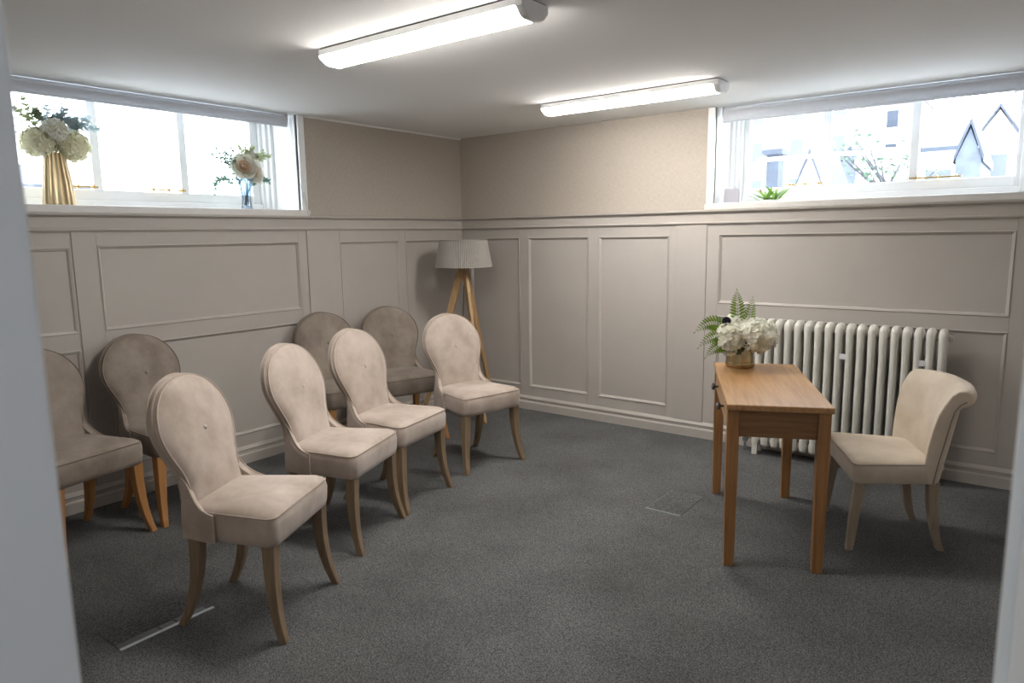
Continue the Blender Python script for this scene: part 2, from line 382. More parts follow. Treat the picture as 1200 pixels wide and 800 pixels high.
# ------------------------------------------------------------------ windows
def window(idx, wall, a, b, mull, glass0, glass1, label):
    par = thing('window_%d' % idx, label, 'window'); par['kind'] = 'structure'
    def B(m, t0, t1, d0, d1, z0, z1):     # d measured into the wall
        if wall == 'L': m.box(-d1, -d0, t0, t1, z0, z1)
        else: m.box(t0, t1, d0, d1, z0, z1)
        return m
    tw = .05
    m = MB(); B(m, a-tw, a, -.014, .02, SILL-.001, H); B(m, b, b+tw, -.014, .02, SILL-.001, H); m.build('architrave', 'white_gloss', par, bevel=.003)
    m = MB(); B(m, a, a+.006, .02, .28, SILL, H); B(m, b-.006, b, .02, .28, SILL, H); m.build('reveal_lining', 'white_gloss', par)
    m = MB(); B(m, a-tw-.005, b+tw+.005, -.034, .46, SILL-.046, SILL); m.build('window_sill', 'sill_paint', par, bevel=.008, seg=3)
    # outer box frame, stepped towards the glass
    m = MB()
    for s, e in ((a, 1), (b, -1)):
        B(m, *sorted((s, s+e*.03)), .28, .5, SILL, H); B(m, *sorted((s, s+e*.052)), .31, .5, SILL, H); B(m, *sorted((s, s+e*.075)), .345, .5, SILL, H)
    B(m, a+.075, b-.075, .35, .5, SILL, SILL+.05); B(m, a+.075, b-.075, .35, .5, H-.012, H); m.build('window_frame', 'white_gloss', par, bevel=.004)
    m = MB()
    B(m, glass0, glass1, .377, .418, SILL+.05, 1.83); B(m, glass0, glass1, .377, .418, H-.024, H-.012)
    B(m, a+.075, glass0, .375, .42, SILL+.05, H-.012); B(m, glass1, b-.075, .375, .42, SILL+.05, H-.012); m.build('sash', 'white_gloss', par, bevel=.004)
    for t in mull:
        m = MB(); B(m, t-.026, t+.026, .37, .425, 1.822, H-.02); m.build('mullion', 'white_gloss', par, bevel=.005)
    es = [glass0] + [e for t in mull for e in (t-.026, t+.026)] + [glass1]
    for t0, t1 in zip(es[::2], es[1::2]):
        m = MB(); B(m, t0-.004, t1+.004, .396, .401, 1.826, H-.02); m.build('pane', 'window_glass', par)
    for k, t in enumerate(mull):     # brass casement stays lying on the sash rail
        m = MB(); sg = -1
        x0, x1 = sorted((t-.01, t+sg*.26)) if wall == 'L' or k == 0 else sorted((t-.02, t+.27))
        B(m, x0, x1, .350, .358, 1.838, 1.848)
        for q in (.15, .55, .9): B(m, x0+(x1-x0)*q-.004, x0+(x1-x0)*q+.004, .346, .374, 1.832, 1.858)
        m.build('window_stay', 'brass', par, bevel=.002)
    return par
window(1, 'L', LW[0], LW[1], (-2.93, -2.38), -3.45, -1.87, 'white window in left wall with gold vase on its sill')
window(2, 'R', RW[0], RW[1], (3.012, 3.548), 2.485, 4.09, 'white window above the radiator looking onto houses')

def blind(wall, a, b, zb, label):
    p = thing('roller_blind', label, 'blind', group='roller blinds at the windows')
    def B(m, t0, t1, d0, d1, z0, z1):
        if wall == 'L': m.box(-d1, -d0, t0, t1, z0, z1)
        else: m.box(t0, t1, d0, d1, z0, z1)
        return m
    def roll(m, r, d, z, t0, t1, n=24):
        rings = []
        for t in (t0, t1):
            rings.append([((-(d+r*math.cos(k*2*math.pi/n))), t, z+r*math.sin(k*2*math.pi/n)) if wall == 'L' else (t, d+r*math.cos(k*2*math.pi/n), z+r*math.sin(k*2*math.pi/n)) for k in range(n)])
        return m.loft(rings)
    m = MB(); roll(m, .030, .068, H-.034, a, b); m.build('roll', 'blind_cloth', p, True)
    m = MB(); B(m, a, b, .036, .039, zb+.012, H-.03); m.build('fabric', 'blind_cloth', p)
    m = MB(); B(m, a, b, .030, .044, zb, zb+.016); m.build('bottom_bar', 'blind_cloth', p, bevel=.005)
    for t in (a-.006, b+.002):
        m = MB(); B(m, t, t+.004, .03, .10, H-.07, H-.001); m.build('bracket', 'white_plastic', p)
    return p
bl = blind('L', -3.53, -1.79, 2.288, 'grey roller blind drawn up above the gold vase')
m = MB()
m.tube([(-.030, -1.772, 2.35), (-.012, -1.755, 2.0), (.042, -1.705, 1.66), (.044, -1.70, 1.645), (.043, -1.69, 1.66), (-.012, -1.742, 2.0), (-.030, -1.762, 2.35)], .0012, 5)
m.build('pull_chain', 'chrome', bl, True)
blind('R', 2.405, 4.16, 2.27, 'grey roller blind drawn up above the radiator window')

# ------------------------------------------------------------------ ceiling battens
def batten(x0, x1, y0, label):
    yw = .165
    p = thing('ceiling_batten', label, 'ceiling light', ((x0+x1)/2, y0+yw/2, H), 0, 'linear ceiling lights')
    hx = (x1-x0)/2; hw = yw/2
    m = MB(); m.box(-hx+.004, hx-.004, -hw+.004, hw-.004, -.006, 0); m.build('painted_shadow_gap', 'black_plastic', p)  # black plate draws the shadow line between housing and ceiling
    m = MB(); m.box(-hx, hx, -hw, hw, -.034, -.006); m.build('housing', 'batten_white', p, bevel=.002)
    prof = [(-hw-.0010, -.034), (-hw+.001, -.042), (-hw+.03, -.060), (-hw+.05, -.067), (hw-.05, -.067), (hw-.03, -.060), (hw-.001, -.042), (hw+.0010, -.034)]
    m = MB(); m.loft([[(x, y, z) for y, z in prof] for x in (-hx+.002, hx-.03)]); m.build('diffuser', 'diffuser_glow', p)
    pr2 = [(-hw-.001, -.006), (-hw-.001, -.036), (-hw+.03, -.064), (-hw+.05, -.070), (hw-.05, -.070), (hw-.03, -.064), (hw+.001, -.036), (hw+.001, -.006)]
    m = MB(); m.loft([[(x, y, z) for y, z in pr2] for x in (hx-.03, hx+.004)]); m.build('end_cap', 'batten_white', p, bevel=.002)
    m = MB(); m.loft([[(x, y*.995, z*.99) for y, z in pr2] for x in (-hx-.002, -hx+.003)]); m.build('end_cap', 'batten_white', p)
    return p
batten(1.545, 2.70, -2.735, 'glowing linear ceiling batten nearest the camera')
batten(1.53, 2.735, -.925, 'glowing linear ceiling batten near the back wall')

# ------------------------------------------------------------------ balloon back chairs
def make_chair(name, fabric, welt, wood, button):
    root = thing(name, 'x', 'chair')
    # seat cushion
    rings = []
    for z, ins in ((.372, .012), (.378, .004), (.40, 0), (.455, -.003), (.478, .0), (.492, .007), (.503, .022), (.511, .05), (.517, .09), (.520, .14)):
        f = ins
        rings.append([(x, y, z) for x, y in rrect(-.19+f*.3, .222-f, .196-f, .238-f, .035 if f < .03 else .03, 5)])
    seat = MB().loft(rings).build('seat', fabric, root, True, angle=80)
    ring = [(x, y, .488) for x, y in rrect(-.19, .220, .194, .236, .035, 5)]
    MB().tube(ring, .0032, 6, True).build('seat_welt', welt, seat, True)
    # backrest: outline half width by height, leaning back
    W = [(.36, .184), (.42, .187), (.47, .185), (.51, .178), (.55, .171), (.59, .170), (.63, .180), (.67, .198), (.71, .215), (.745, .226), (.775, .230)]
    W += [(.775+.202*q, .230*math.sqrt(max(0, 1-q*q))+.004*q) for q in (.12, .25, .38, .5, .6, .7, .78, .85, .91, .95, .98, .995, 1.0)]
    def xf(z): return interp([(.36, -.135), (.45, -.135), (.52, -.142), (.60, -.156), (.72, -.190), (.85, -.230), (1.0, -.277)], z)
    zs = [.374, .40, .43, .46, .49, .52, .55, .58, .61, .64, .67, .70, .73, .76, .79] + [.775+.202*q for q in (.18, .3, .42, .53, .62, .7, .78, .85, .91, .95, .98, .995, 1.0)]
    TH = .062; rings = []
    for z in zs:
        hw = interp(W, z); x = xf(z); r = []
        th = TH
        ramp = min(1, (.98-z)/.05)
        for k in range(9):           # front face, slightly padded
            s = -1+2*k/8; r.append((x + .016*(1-s*s)*ramp - .010*(abs(s) > .99), s*hw*(.985), z))
        r.append((x-.018, hw, z)); r.append((x-.5*th, hw*1.012, z)); r.append((x-th+.012, hw, z))
        for k in range(9):
            s = 1-2*k/8; r.append((x-th - .012*(1-s*s)*ramp + .008*(abs(s) > .99), s*hw*.97, z))
        r.append((x-th+.012, -hw, z)); r.append((x-.5*th, -hw*1.012, z)); r.append((x-.018, -hw, z))
        rings.append(r)
    back = MB().loft(rings).build('backrest', fabric, root, True, angle=70)
    zz = [z for z in zs if z >= .50]
    for dx, rr, sc_ in ((-.010, .0042, .995), (-.030, .0042, 1.012), (-TH+.008, .0042, .985)):
        pts = [(xf(z)+dx, interp(W, z)*sc_, z+.002*(z > .975)) for z in zz] + [(xf(z)+dx, -interp(W, z)*sc_, z+.002*(z > .975)) for z in reversed(zz)]
        MB().tube(pts, rr, 6).build('back_welt', welt, back, True)
    # side wings sweeping from the back down onto the seat sides
    for s in (1, -1):
        top = bez([(-.188, 0, .615), (-.150, 0, .575), (-.150, 0, .505), (-.035, 0, .480)], 12)
        def ysd(x, z):          # outside of the shell: back outline at the rear, seat side at the front
            u = min(1, max(0, (x+.188)/.153)); u = u*u*(3-2*u)
            return (interp(W, z)+.012)*(1-u) + .2235*u
        rings = []; edge = []
        for p in top:
            zl = [.374+(p.z-.374)*q for q in (0, .25, .5, .75, .94)]
            out = [(p.x, s*ysd(p.x, z), z) for z in zl]
            tp = (p.x, s*(ysd(p.x, p.z)-.008), p.z)
            inn = [(p.x, s*(ysd(p.x, z)-.030), z) for z in reversed(zl)]
            rings.append(out+[tp]+inn); edge.append((p.x, s*(ysd(p.x, p.z)-.004), p.z))
        wing = MB().loft(rings).build('side_wing', fabric, root, True, angle=60)
        MB().tube(edge, .0045, 6).build('wing_welt', welt, wing, True)
        MB().tube([(-.035, s*.2225, .48), (-.035, s*.2235, .43), (-.035, s*.2225, .376)], .003, 6).build('side_seam', welt, wing, True)
    # centre button
    xb = xf(.765)+.015
    b = MB().lathe([(.0, -.006), (.008, -.005), (.0105, 0), (.0085, .004), (.004, .0065), (.0, .007)], 14).build('button', button, root, True)
    b.location = (xb, 0, .765); b.rotation_euler = (0, R(80), 0)
    # four sabre legs
    def leg(path, w0, w1):
        rings = []
        for i, (x, y, z) in enumerate(path):
            t = i/(len(path)-1); w = w0+(w1-w0)*t
            rings.append([(x+a*w/2, y+c*w/2, z) for a, c in ((-1, -1), (1, -1), (1, 1), (-1, 1))])
        return MB().loft(rings)
    for s in (1, -1):
        p = bez([(.184, s*.203, .378), (.180, s*.206, .24), (.188, s*.214, .12), (.232, s*.236, 0)], 8)
        leg(p, .052, .030).build('leg', wood, root, True, bevel=.003, angle=30)
    for s in (1, -1):
        p = bez([(-.150, s*.165, .380), (-.150, s*.165, .24), (-.165, s*.168, .12), (-.235, s*.178, 0)], 8)
        leg(p, .050, .030).build('leg', wood, root, True, bevel=.003, angle=30)
    return root
beige = make_chair('balloon_back_chair', 'beige_velvet', 'beige_welt', 'weathered_wood', 'button_beige')
taupe = make_chair('balloon_back_chair', 'taupe_velvet', 'taupe_welt', 'orange_oak', 'button_taupe')
spots = [(beige, 1.772, -3.367, 27, 'beige velvet balloon-back chair nearest the camera, over the floor hatch'),
         (beige, 1.454, -2.667, 20.7, 'beige velvet balloon-back chair second from the camera in the front row'),
         (beige, 1.300, -2.136, 11.5, 'beige velvet balloon-back chair third from the camera in the front row'),
         (beige, 1.250, -1.354, -13, 'beige velvet balloon-back chair in front of the tripod lamp'),
         (taupe, .443, -3.528, 11, 'taupe velvet balloon-back chair half hidden by the door jamb'),
         (taupe, .370, -2.985, 6.7, 'taupe velvet balloon-back chair behind the nearest beige chair against the wall'),
         (taupe, .365, -1.735, -10, 'taupe velvet balloon-back chair by the wall, mostly hidden by beige chairs'),
         (taupe, .460, -1.235, -20, 'taupe velvet balloon-back chair by the wall socket, nearest the tripod lamp')]
seen = set()
for proto, x, y, a, lab in spots:
    o = proto if id(proto) not in seen else copy_tree(proto); seen.add(id(proto))
    o.location = (x, y, 0); o.rotation_euler = (0, 0, R(a)); o['label'] = lab
    o['group'] = 'beige chairs in the front row' if proto is beige else 'taupe chairs along the wall'

# ------------------------------------------------------------------ scroll back chair
def scroll_chair():
    root = thing('scroll_back_chair', 'cream velvet scroll-back chair drawn up to the oak desk', 'chair', (3.71, -1.082, 0), R(206))
    rings = []
    for z, ins in ((.335, .012), (.342, .003), (.40, 0), (.425, .0), (.437, .008), (.445, .03), (.452, .08), (.455, .13)):
        rings.append([(x, y, z) for x, y in rrect(-.16+ins*.3, .212-ins, .226-ins, .272-ins, .03, 5)])
    seat = MB().loft(rings).build('seat', 'cream_velvet', root, True, angle=80)
    MB().tube([(x, y, .431) for x, y in rrect(-.16, .211, .225, .271, .03, 5)], .0035, 6, True).build('seat_welt', 'beige_welt', seat, True)
    # rolled back: profile (depth behind seat front, height), lofted across the width and curved in plan
    prof = [(.365, .335), (.370, .44), (.376, .52), (.388, .60), (.404, .68), (.424, .74), (.450, .785), (.480, .806), (.512, .808), (.540, .793), (.552, .768), (.545, .745), (.524, .732), (.504, .726),
            (.490, .70), (.478, .62), (.464, .52), (.448, .42), (.436, .335)]
    rings = []; N = 16
    for k in range(N+1):
        s = -1+2*k/N; r = []
        edge = max(0, abs(s)-.88)/.12
        for i, (d, z) in enumerate(prof):
            hw = interp([(.33, .222), (.45, .232), (.62, .252), (.75, .272), (.82, .280)], z)
            cd_, cz = .45, .60
            dd = d - .075*abs(s)**2.2
            if edge > 0 and i not in (0, len(prof)-1):
                midd = .425+.25*max(0, z-.62); dd += (midd-.05-dd)*.10*edge**2
            r.append((.2-dd, s*hw*(1-.0*edge), z - .012*abs(s)**2*(z > .7)))
        rings.append(r)
    back = MB().loft(rings).build('backrest', 'cream_velvet', root, True, bevel=.006, angle=60)
    for s in (1, -1):
        pts = []
        for d, z in [(.410, .34), (.424, .45), (.440, .55), (.452, .64), (.462, .70), (.482, .742), (.505, .757)]:
            hw = interp([(.33, .222), (.45, .232), (.62, .252), (.75, .272), (.82, .280)], z)
            pts.append((.2-d+.062, s*(hw+.0015), z-.010*(z > .7)))
        MB().tube(pts, .0028, 6).build('side_seam', 'seam_thread', back, True)
    def leg(path, w0, w1):
        rings = []
        for i, (x, y, z) in enumerate(path):
            w_ = w0+(w1-w0)*i/(len(path)-1)
            rings.append([(x+a*w_/2, y+c*w_/2, z) for a, c in ((-1, -1), (1, -1), (1, 1), (-1, 1))])
        return MB().loft(rings)
    for s in (1, -1):
        leg([(.170, s*.225, .34), (.19, s*.236, .17), (.206, s*.244, 0)], .050, .032).build('leg', 'pale_wood', root, bevel=.003)
        leg(bez([(-.165, s*.175, .34), (-.165, s*.177, .2), (-.175, s*.18, .1), (-.215, s*.184, 0)], 8), .048, .032).build('leg', 'pale_wood', root, True, bevel=.003, angle=30)
scroll_chair()

# ------------------------------------------------------------------ desk
def desk():
    root = thing('desk', 'narrow oak desk with two front drawers holding the brass vase', 'desk', (3.20, -1.375, 0), R(114.3))
    ht, lx, ly = .77, .52, .222
    MB().box(-lx, lx, -ly, ly, ht-.028, ht).build('desk_top', 'oak_long', root, bevel=.005, seg=3)
    for sx in (-1, 1):
        for sy in (-1, 1):
            x, y = sx*.465, sy*.19
            rings = [[(x+a*w_, y+c*w_, z) for a, c in ((-1, -1), (1, -1), (1, 1), (-1, 1))] for z, w_ in ((ht-.028, .0265), (.45, .0265), (0, .0225))]
            MB().loft(rings).build('leg', 'oak_up', root, bevel=.003)
    for sx in (-1, 1):
        x = sx*.465; MB().box(x-.012, x+.012, -.165, .165, .615, ht-.028).build('apron', 'oak_cross', root)
    MB().box(-.44, .44, -.202, -.18, .615, ht-.028).build('apron', 'oak_long', root)
    MB().box(-.44, .44, .168, .180, .615, .63).build('apron_rail', 'oak_long', root)
    for x0, x1 in ((-.437, -.004), (.004, .437)):
        d = MB().box(x0, x1, .172, .212, .634, ht-.032).build('drawer', 'oak_long', root, bevel=.003)
        xm = (x0+x1)/2
        k = MB().lathe([(.004, 0), (.006, .006), (.006, .014), (.018, .022), (.020, .030), (.014, .037), (.0, .039)], 16).build('knob', 'pewter', d, True)
        k.location = (xm, .211, .69); k.rotation_euler = (R(-90), 0, 0)
desk()

# ------------------------------------------------------------------ radiator
def radiator():
    root = thing('column_radiator', 'white cast iron column radiator against the back wall behind the desk', 'radiator', (2.745, -.125, 0))
    n, pitch = 18, .0625
    m = MB()
    # one section: three vertical columns joined by rounded top and bottom heads
    prof = []
    for k in range(13): a = math.pi*k/12; prof.append((.066*math.cos(a), .905+.036*math.sin(a)))
    prof_b = [(.066*math.cos(math.pi+math.pi*k/12), .085+.033*math.sin(math.pi+math.pi*k/12)) for k in range(13)]
    def slab(pr, hw):
        out = []
        for q in (-1, -.9, -.7, -.4, 0, .4, .7, .9, 1):
            f = (.047+.019*math.sqrt(1-q*q))/.066; g_ = .6+.4*math.sqrt(1-q*q); zc = .89 if pr[0][1] > .5 else .10
            out.append([(q*hw, y*f, zc+(z-zc)*g_) for y, z in pr])
        return out
    m.loft(slab(prof+[(-.066, .865), (.066, .865)], .0235)); m.loft(slab(prof_b+[(.066, .13), (-.066, .13)], .023))
    for y in (-.047, 0, .047):
        rings = []
        for z, rx, ry in ((.08, .0225, .019), (.15, .0215, .019), (.22, .0195, .0185), (.5, .0195, .0185), (.76, .0195, .0185), (.85, .0225, .019), (.89, .0235, .019)):
            rings.append([(rx*math.cos(2*math.pi*k/14), y+ry*math.sin(2*math.pi*k/14), z) for k in range(14)])
        m.loft(rings)
    for z in (.885, .10):
        rings = [[(x, .022*math.cos(2*math.pi*k/14), z+.022*math.sin(2*math.pi*k/14)) for k in range(14)] for x in (-pitch/2-.001, pitch/2+.001)]
        m.loft(rings)
    first = m.build('radiator_section', 'radiator_paint', root, True, angle=50); first.location = (pitch/2, 0, 0)
    for i in range(1, n):
        o = first.copy(); COL.objects.link(o); o.parent = root; o.location = (pitch*(i+.5), 0, 0)
    def plug(x, z, d):
        pr = [(.024, 0), (.024, .008), (.018, .009), (.018, .018), (.010, .02), (0, .02)]
        q = MB().lathe(pr, 6).build('end_plug', 'radiator_paint', root); q.location = (x, 0, z); q.rotation_euler = (0, R(90*d), 0)
    plug(pitch*n, .885, 1); plug(pitch*n, .10, 1); plug(0, .885, -1)
    for i in (9, 16):      # small wall brackets seen between the columns
        MB().box(pitch*i-.02, pitch*i+.02, -.062, -.055, .715, .75).build('bracket', 'white_plastic', root, bevel=.002)
        MB().box(pitch*i-.006, pitch*i+.006, -.055, .11, .727, .738).build('bracket_arm', 'white_plastic', root)
    m = MB().tube([(-.05, .0, .0), (-.05, 0, .085), (-.045, 0, .10), (0, 0, .10)], .009, 10); m.build('supply_pipe', 'chrome', root, True)
    m = MB().lathe([(.017, .07), (.019, .08), (.019, .115), (.023, .12), (.023, .15), (.016, .156), (0, .156)], 14, (-.05, 0, 0)); m.build('valve', 'chrome', root, True)
    for i in (1, n-1):
        for y0 in (-.06, .035): MB().box(pitch*(i-.5)-.018, pitch*(i-.5)+.018, y0, y0+.025, 0, .075).build('foot', 'radiator_paint', root, bevel=.004)
radiator()

# ------------------------------------------------------------------ tripod lamp
def lamp():
    root = thing('tripod_lamp', 'wooden tripod floor lamp with pleated grey shade in the corner', 'floor lamp', (.385, -.43, 0))
    z0, z1, r0, r1 = 1.262, 1.482, .236, .198
    N = 90; rings = []
    for z, r in ((z0, r0), (z0+.006, r0), (z1-.006, r1), (z1, r1)):
        rings.append([((r+(.0035 if k % 2 else -.0035)*(1 if z0 < z < z1 else .0))*math.cos(math.pi*k/N), (r+(.0035 if k % 2 else -.0035)*(1 if z0 < z < z1 else .0))*math.sin(math.pi*k/N), z) for k in range(2*N)])
    sh = MB().loft(rings, False, False).build('lamp_shade', 'lamp_shade_cloth', root)
    sd = sh.modifiers.new('thick', 'SOLIDIFY'); sd.thickness = .004
    for z, r in ((z0, r0), (z1, r1)):
        MB().tube([(r*math.cos(2*math.pi*k/48), r*math.sin(2*math.pi*k/48), z) for k in range(48)], .004, 6, True).build('shade_rim', 'lamp_shade_cloth', sh, True)
    m = MB()
    for k in range(3):
        a = k*2*math.pi/3; m.tube([(0, 0, z1-.03), ((r1-.002)*math.cos(a), (r1-.002)*math.sin(a), z1-.008)], .0025, 5)
    m.build('shade_carrier', 'chrome', sh)
    MB().lathe([(.0, .0), (.018, 0), (.018, .05), (.022, .055), (.022, .08), (.032, .10), (.036, .13), (.028, .16), (0, .172)], 16, (0, 0, 1.26)).build('bulb_holder', 'white_plastic', root, True)
    hub = MB(); rr = []
    for z, r in ((1.14, .030), (1.15, .036), (1.25, .036), (1.262, .03)):
        rr.append([(r*math.cos(2*math.pi*k/12), r*math.sin(2*math.pi*k/12), z) for k in range(12)])
    hub.loft(rr).build('hub', 'lamp_oak', root, True)
    for a in (R(213), R(93), R(-27)):
        m = MB(); u = Vector((math.cos(a), math.sin(a), 0)); t = Vector((-u.y, u.x, 0)); rings = []
        for z, d, wd, th in ((1.27, .016, .030, .060), (1.14, .052, .030, .064), (.9, .120, .028, .056), (.5, .236, .026, .048), (0, .380, .024, .036)):
            c = u*d + Vector((0, 0, z))
            rings.append([c - t*wd/2 - u*th/2, c + t*wd/2 - u*th/2, c + t*wd/2 + u*th/2, c - t*wd/2 + u*th/2])
        m.loft(rings).build('leg', 'lamp_oak', root, bevel=.003)
    m = MB().tube(bez([(0, 0, 1.14), (.02, -.06, .7), (-.05, -.02, .2), (-.18, .05, .012), (-.30, .02, .008), (-.365, .01, .2), (-.36, .004, .36)], 24), .003, 6)
    m.build('flex', 'black_plastic', root, True)
lamp()
p = thing('wall_socket', 'white wall socket with black plug behind the lamp', 'socket', (0, -.418, .405))
MB().box(0, .010, -.043, .043, -.043, .043).build('face_plate', 'white_plastic', p, bevel=.004)
MB().box(.010, .045, -.024, .022, -.040, .006).build('plug', 'black_plastic', p, bevel=.006)

# ------------------------------------------------------------------ floor hatches
def hatch(loc, rz, lx, ly, label, steel):
    p = thing('floor_hatch', label, 'floor hatch', (loc[0], loc[1], 0), rz, 'service hatches in the carpet')
    m = MB()
    for a in ((0, lx, 0, .004), (0, lx, ly-.004, ly), (0, .004, 0, ly), (lx-.004, lx, 0, ly)): m.box(a[0], a[1], a[2], a[3], 0, .0012)
    m.build('frame_gap', 'black_plastic' if steel else 'pewter', p)
    MB().box(.004, lx-.004, .004+(.05 if steel else 0), ly-.004, 0, .0022).build('lid', 'carpet_lid', p)
    if steel:
        MB().box(.004, lx-.004, .010, .052, 0, .0018).build('cable_strip', 'pewter', p)
        MB().box(0, lx+.02, -.006, .010, 0, .005).build('edge_bar', 'brushed_steel', p, bevel=.001)
        m = MB()
        for a in ((lx*.45, lx*.45+.006, .012, .06), (lx*.63, lx*.63+.006, .012, .06), (lx*.45, lx*.63+.006, .054, .060)): m.box(*a, 0, .0032)
        m.build('pull_tab', 'black_plastic', p)
    else:
        MB().box(0, lx, -.004, .003, 0, .004).build('edge_bar', 'brushed_steel', p)
hatch((1.632, -3.868), R(91), .358, .205, 'carpeted floor hatch with a steel edge under the nearest chair', True)
hatch((2.606, -1.483), R(0), .204, .34, 'carpeted floor hatch on open floor beside the desk', False)

# ------------------------------------------------------------------ plants: builders
def basis(n):
    n = Vector(n).normalized(); a = Vector((0, 0, 1)) if abs(n.z) < .9 else Vector((1, 0, 0))
    u = n.cross(a).normalized(); return n, u, n.cross(u)
def petal(m, c, d, n, L, Wd, curl=.15):
    """a 6-vert leaf/petal from c in direction d with normal n"""
    d = d.normalized(); n = (n - d*n.dot(d)).normalized(); s = d.cross(n)
    m.add([c, c+d*L*.35+s*Wd*.5+n*L*curl*.3, c+d*L*.75+s*Wd*.42+n*L*curl*.2, c+d*L-n*L*curl*.4, c+d*L*.75-s*Wd*.42+n*L*curl*.2, c+d*L*.35-s*Wd*.5+n*L*curl*.3],
          [(0, 1, 5), (1, 2, 4, 5), (2, 3, 4)])
def hydrangea(m, c, r, n, sq=(1, 1, .85), size=.02, rnd=random):
    c = Vector(c)
    for i in range(n):
        z = 1-2*(i+.5)/n; a = i*2.39996; q = math.sqrt(1-z*z)
        nn = Vector((q*math.cos(a)*sq[0], q*math.sin(a)*sq[1], z*sq[2])); k = rnd.uniform(.70, 1.08)
        pos = c + nn*r*k; nn, u, v = basis(nn + Vector((rnd.uniform(-.4, .4), rnd.uniform(-.4, .4), rnd.uniform(-.3, .4))))
        o = rnd.uniform(0, 6)
        for j in range(4):
            b = o+j*math.pi/2; d = u*math.cos(b)+v*math.sin(b)+nn*.55
            petal(m, pos, d, nn, size*rnd.uniform(.85, 1.15), size*.95)
def rose(m, c, axis, r, layers=5, rnd=random):
    n, u, v = basis(axis); c = Vector(c)
    for l in range(layers):
        t = l/(layers-1); rad = r*(.25+.75*t); k = 3+l
        for j in range(k):
            a = 2*math.pi*j/k + l*.7; d = u*math.cos(a)+v*math.sin(a); side = n.cross(d)
            grid = []
            for iy in range(4):
                h = iy/3; out = rad*(.35+.65*math.sin(h*1.45)) + (.18*r*h*h*t)
                row = []
                for ix in range(5):
                    s = (ix-2)/2; ww = rad*1.15*math.sin(.5+h*1.9)
                    row.append(c + n*(r*(.95-.45*t)*h - r*.25) + d*(out*(1-.28*s*s)) + side*(s*ww*.75))
                grid.append(row)
            vs = [p for row in grid for p in row]
            m.add(vs, [(a_*5+b_, a_*5+b_+1, a_*5+b_+6, a_*5+b_+5) for a_ in range(3) for b_ in range(4)])
def spray(ms, ml, pts, nleaf, size, rad=.0018, roundness=.8, rnd=random, start=.25):
    pts = bez(pts, 12); ms.tube(pts, lambda t: rad*(1-.6*t)+.0004, 5)
    for i in range(nleaf):
        t = start+(1-start)*i/(nleaf-1); k = min(11, int(t*12)); p = pts[k].lerp(pts[k+1], t*12-k) if k < 12 else pts[12]
        tan = (pts[min(12, k+1)]-pts[k]).normalized(); _, u, v = basis(tan)
        a = i*2.4+rnd.uniform(-.3, .3); d = u*math.cos(a)+v*math.sin(a)+tan*.6
        petal(ml, p, d, tan.cross(d).cross(d)*-1 + Vector((0, 0, .5)), size*rnd.uniform(.8, 1.15)*(1-.35*t), size*roundness*(1-.35*t))
def frond(ms, ml, pts, L, n=20, face=Vector((0, 0, 1))):
    pts = bez(pts, 20); ms.tube(pts, lambda t: .0018*(1-.75*t)+.0003, 5)
    for i in range(n):
        t = .25+.75*i/n; k = min(19, int(t*20)); p = pts[k].lerp(pts[k+1], t*20-k); tan = (pts[k+1]-pts[k]).normalized()
        s = tan.cross(face).normalized(); nn = s.cross(tan); ll = L*math.sin(min(1, (1.04-t)*1.5)*math.pi*.5)*(.35+.65*min(1, t*2))
        for sg in (1, -1):
            petal(ml, p, s*sg+tan*.45, nn, ll, ll*.26, .2)
            for q in (.3, .55, .75):     # toothed lobes
                c = p+(s*sg+tan*.45).normalized()*ll*q
                petal(ml, c, s*sg*.6+tan*1.0, nn, ll*.28*(1.1-q), ll*.16, .1); petal(ml, c, s*sg*.9-tan*.7, nn, ll*.24*(1.1-q), ll*.14, .1)
    petal(ml, pts[-1], pts[-1]-pts[-2], face, L*.25, L*.1)
def flower(name, label, cat, parts, group):
    """top-level stem: parts = [(part name, MB, material)]"""
    r = thing(name, label, cat, group=group)
    for nm, m, mt in parts: m.build(nm, mt, r, smooth=(mt in ('stem_green', 'twig')))
    return r

# --- desk arrangement
VX, VY, VZ = 2.955, -1.045, .77
cr = Vector((.80, .60, 0)); cf = Vector((-.60, .80, 0)); UP = Vector((0, 0, 1))
V0 = Vector((VX, VY, VZ))
def D(r, f, z): return V0 + cr*r + cf*f + UP*z
v = thing('brass_vase', 'squat satin brass vase on the far end of the oak desk', 'vase', V0)
MB().lathe([(.0, .001), (.068, .0), (.076, .003), (.079, .010), (.0795, .026), (.078, .032), (.0765, .033), (.076, .05), (.072, .10), (.0675, .138), (.065, .138), (.069, .10), (.072, .05), (.072, .02), (.0, .012)], 40, caps=False).build('body', 'brass_satin', v, True)
G = 'stems in the brass desk vase'
m = MB(); hydrangea(m, D(.070, -.03, .180), .098, 300, (1.12, 1, .88), .024)
s = MB().tube(bez([D(.01, 0, .03), D(.03, 0, .12), D(.07, -.03, .18)], 8), .004, 6)
flower('hydrangea_stem', 'large white hydrangea head at the right of the brass vase', 'flower', [('flower_head', m, 'white_petal'), ('stem', s, 'stem_green')], G)
m = MB(); hydrangea(m, D(-.082, -.05, .165), .066, 190, (1, 1, 1.2), .022)
s = MB().tube(bez([D(-.01, 0, .03), D(-.02, -.01, .10), D(-.06, -.045, .16)], 8), .004, 6)
flower('hydrangea_stem', 'smaller white hydrangea head at the left of the brass vase', 'flower', [('flower_head', m, 'white_petal'), ('stem', s, 'stem_green')], G)
m = MB(); hydrangea(m, D(-.025, .05, .225), .055, 130, (1, 1, .9), .020)
s = MB().tube(bez([D(0, .02, .03), D(-.01, .03, .12), D(-.025, .05, .22)], 8), .004, 6)
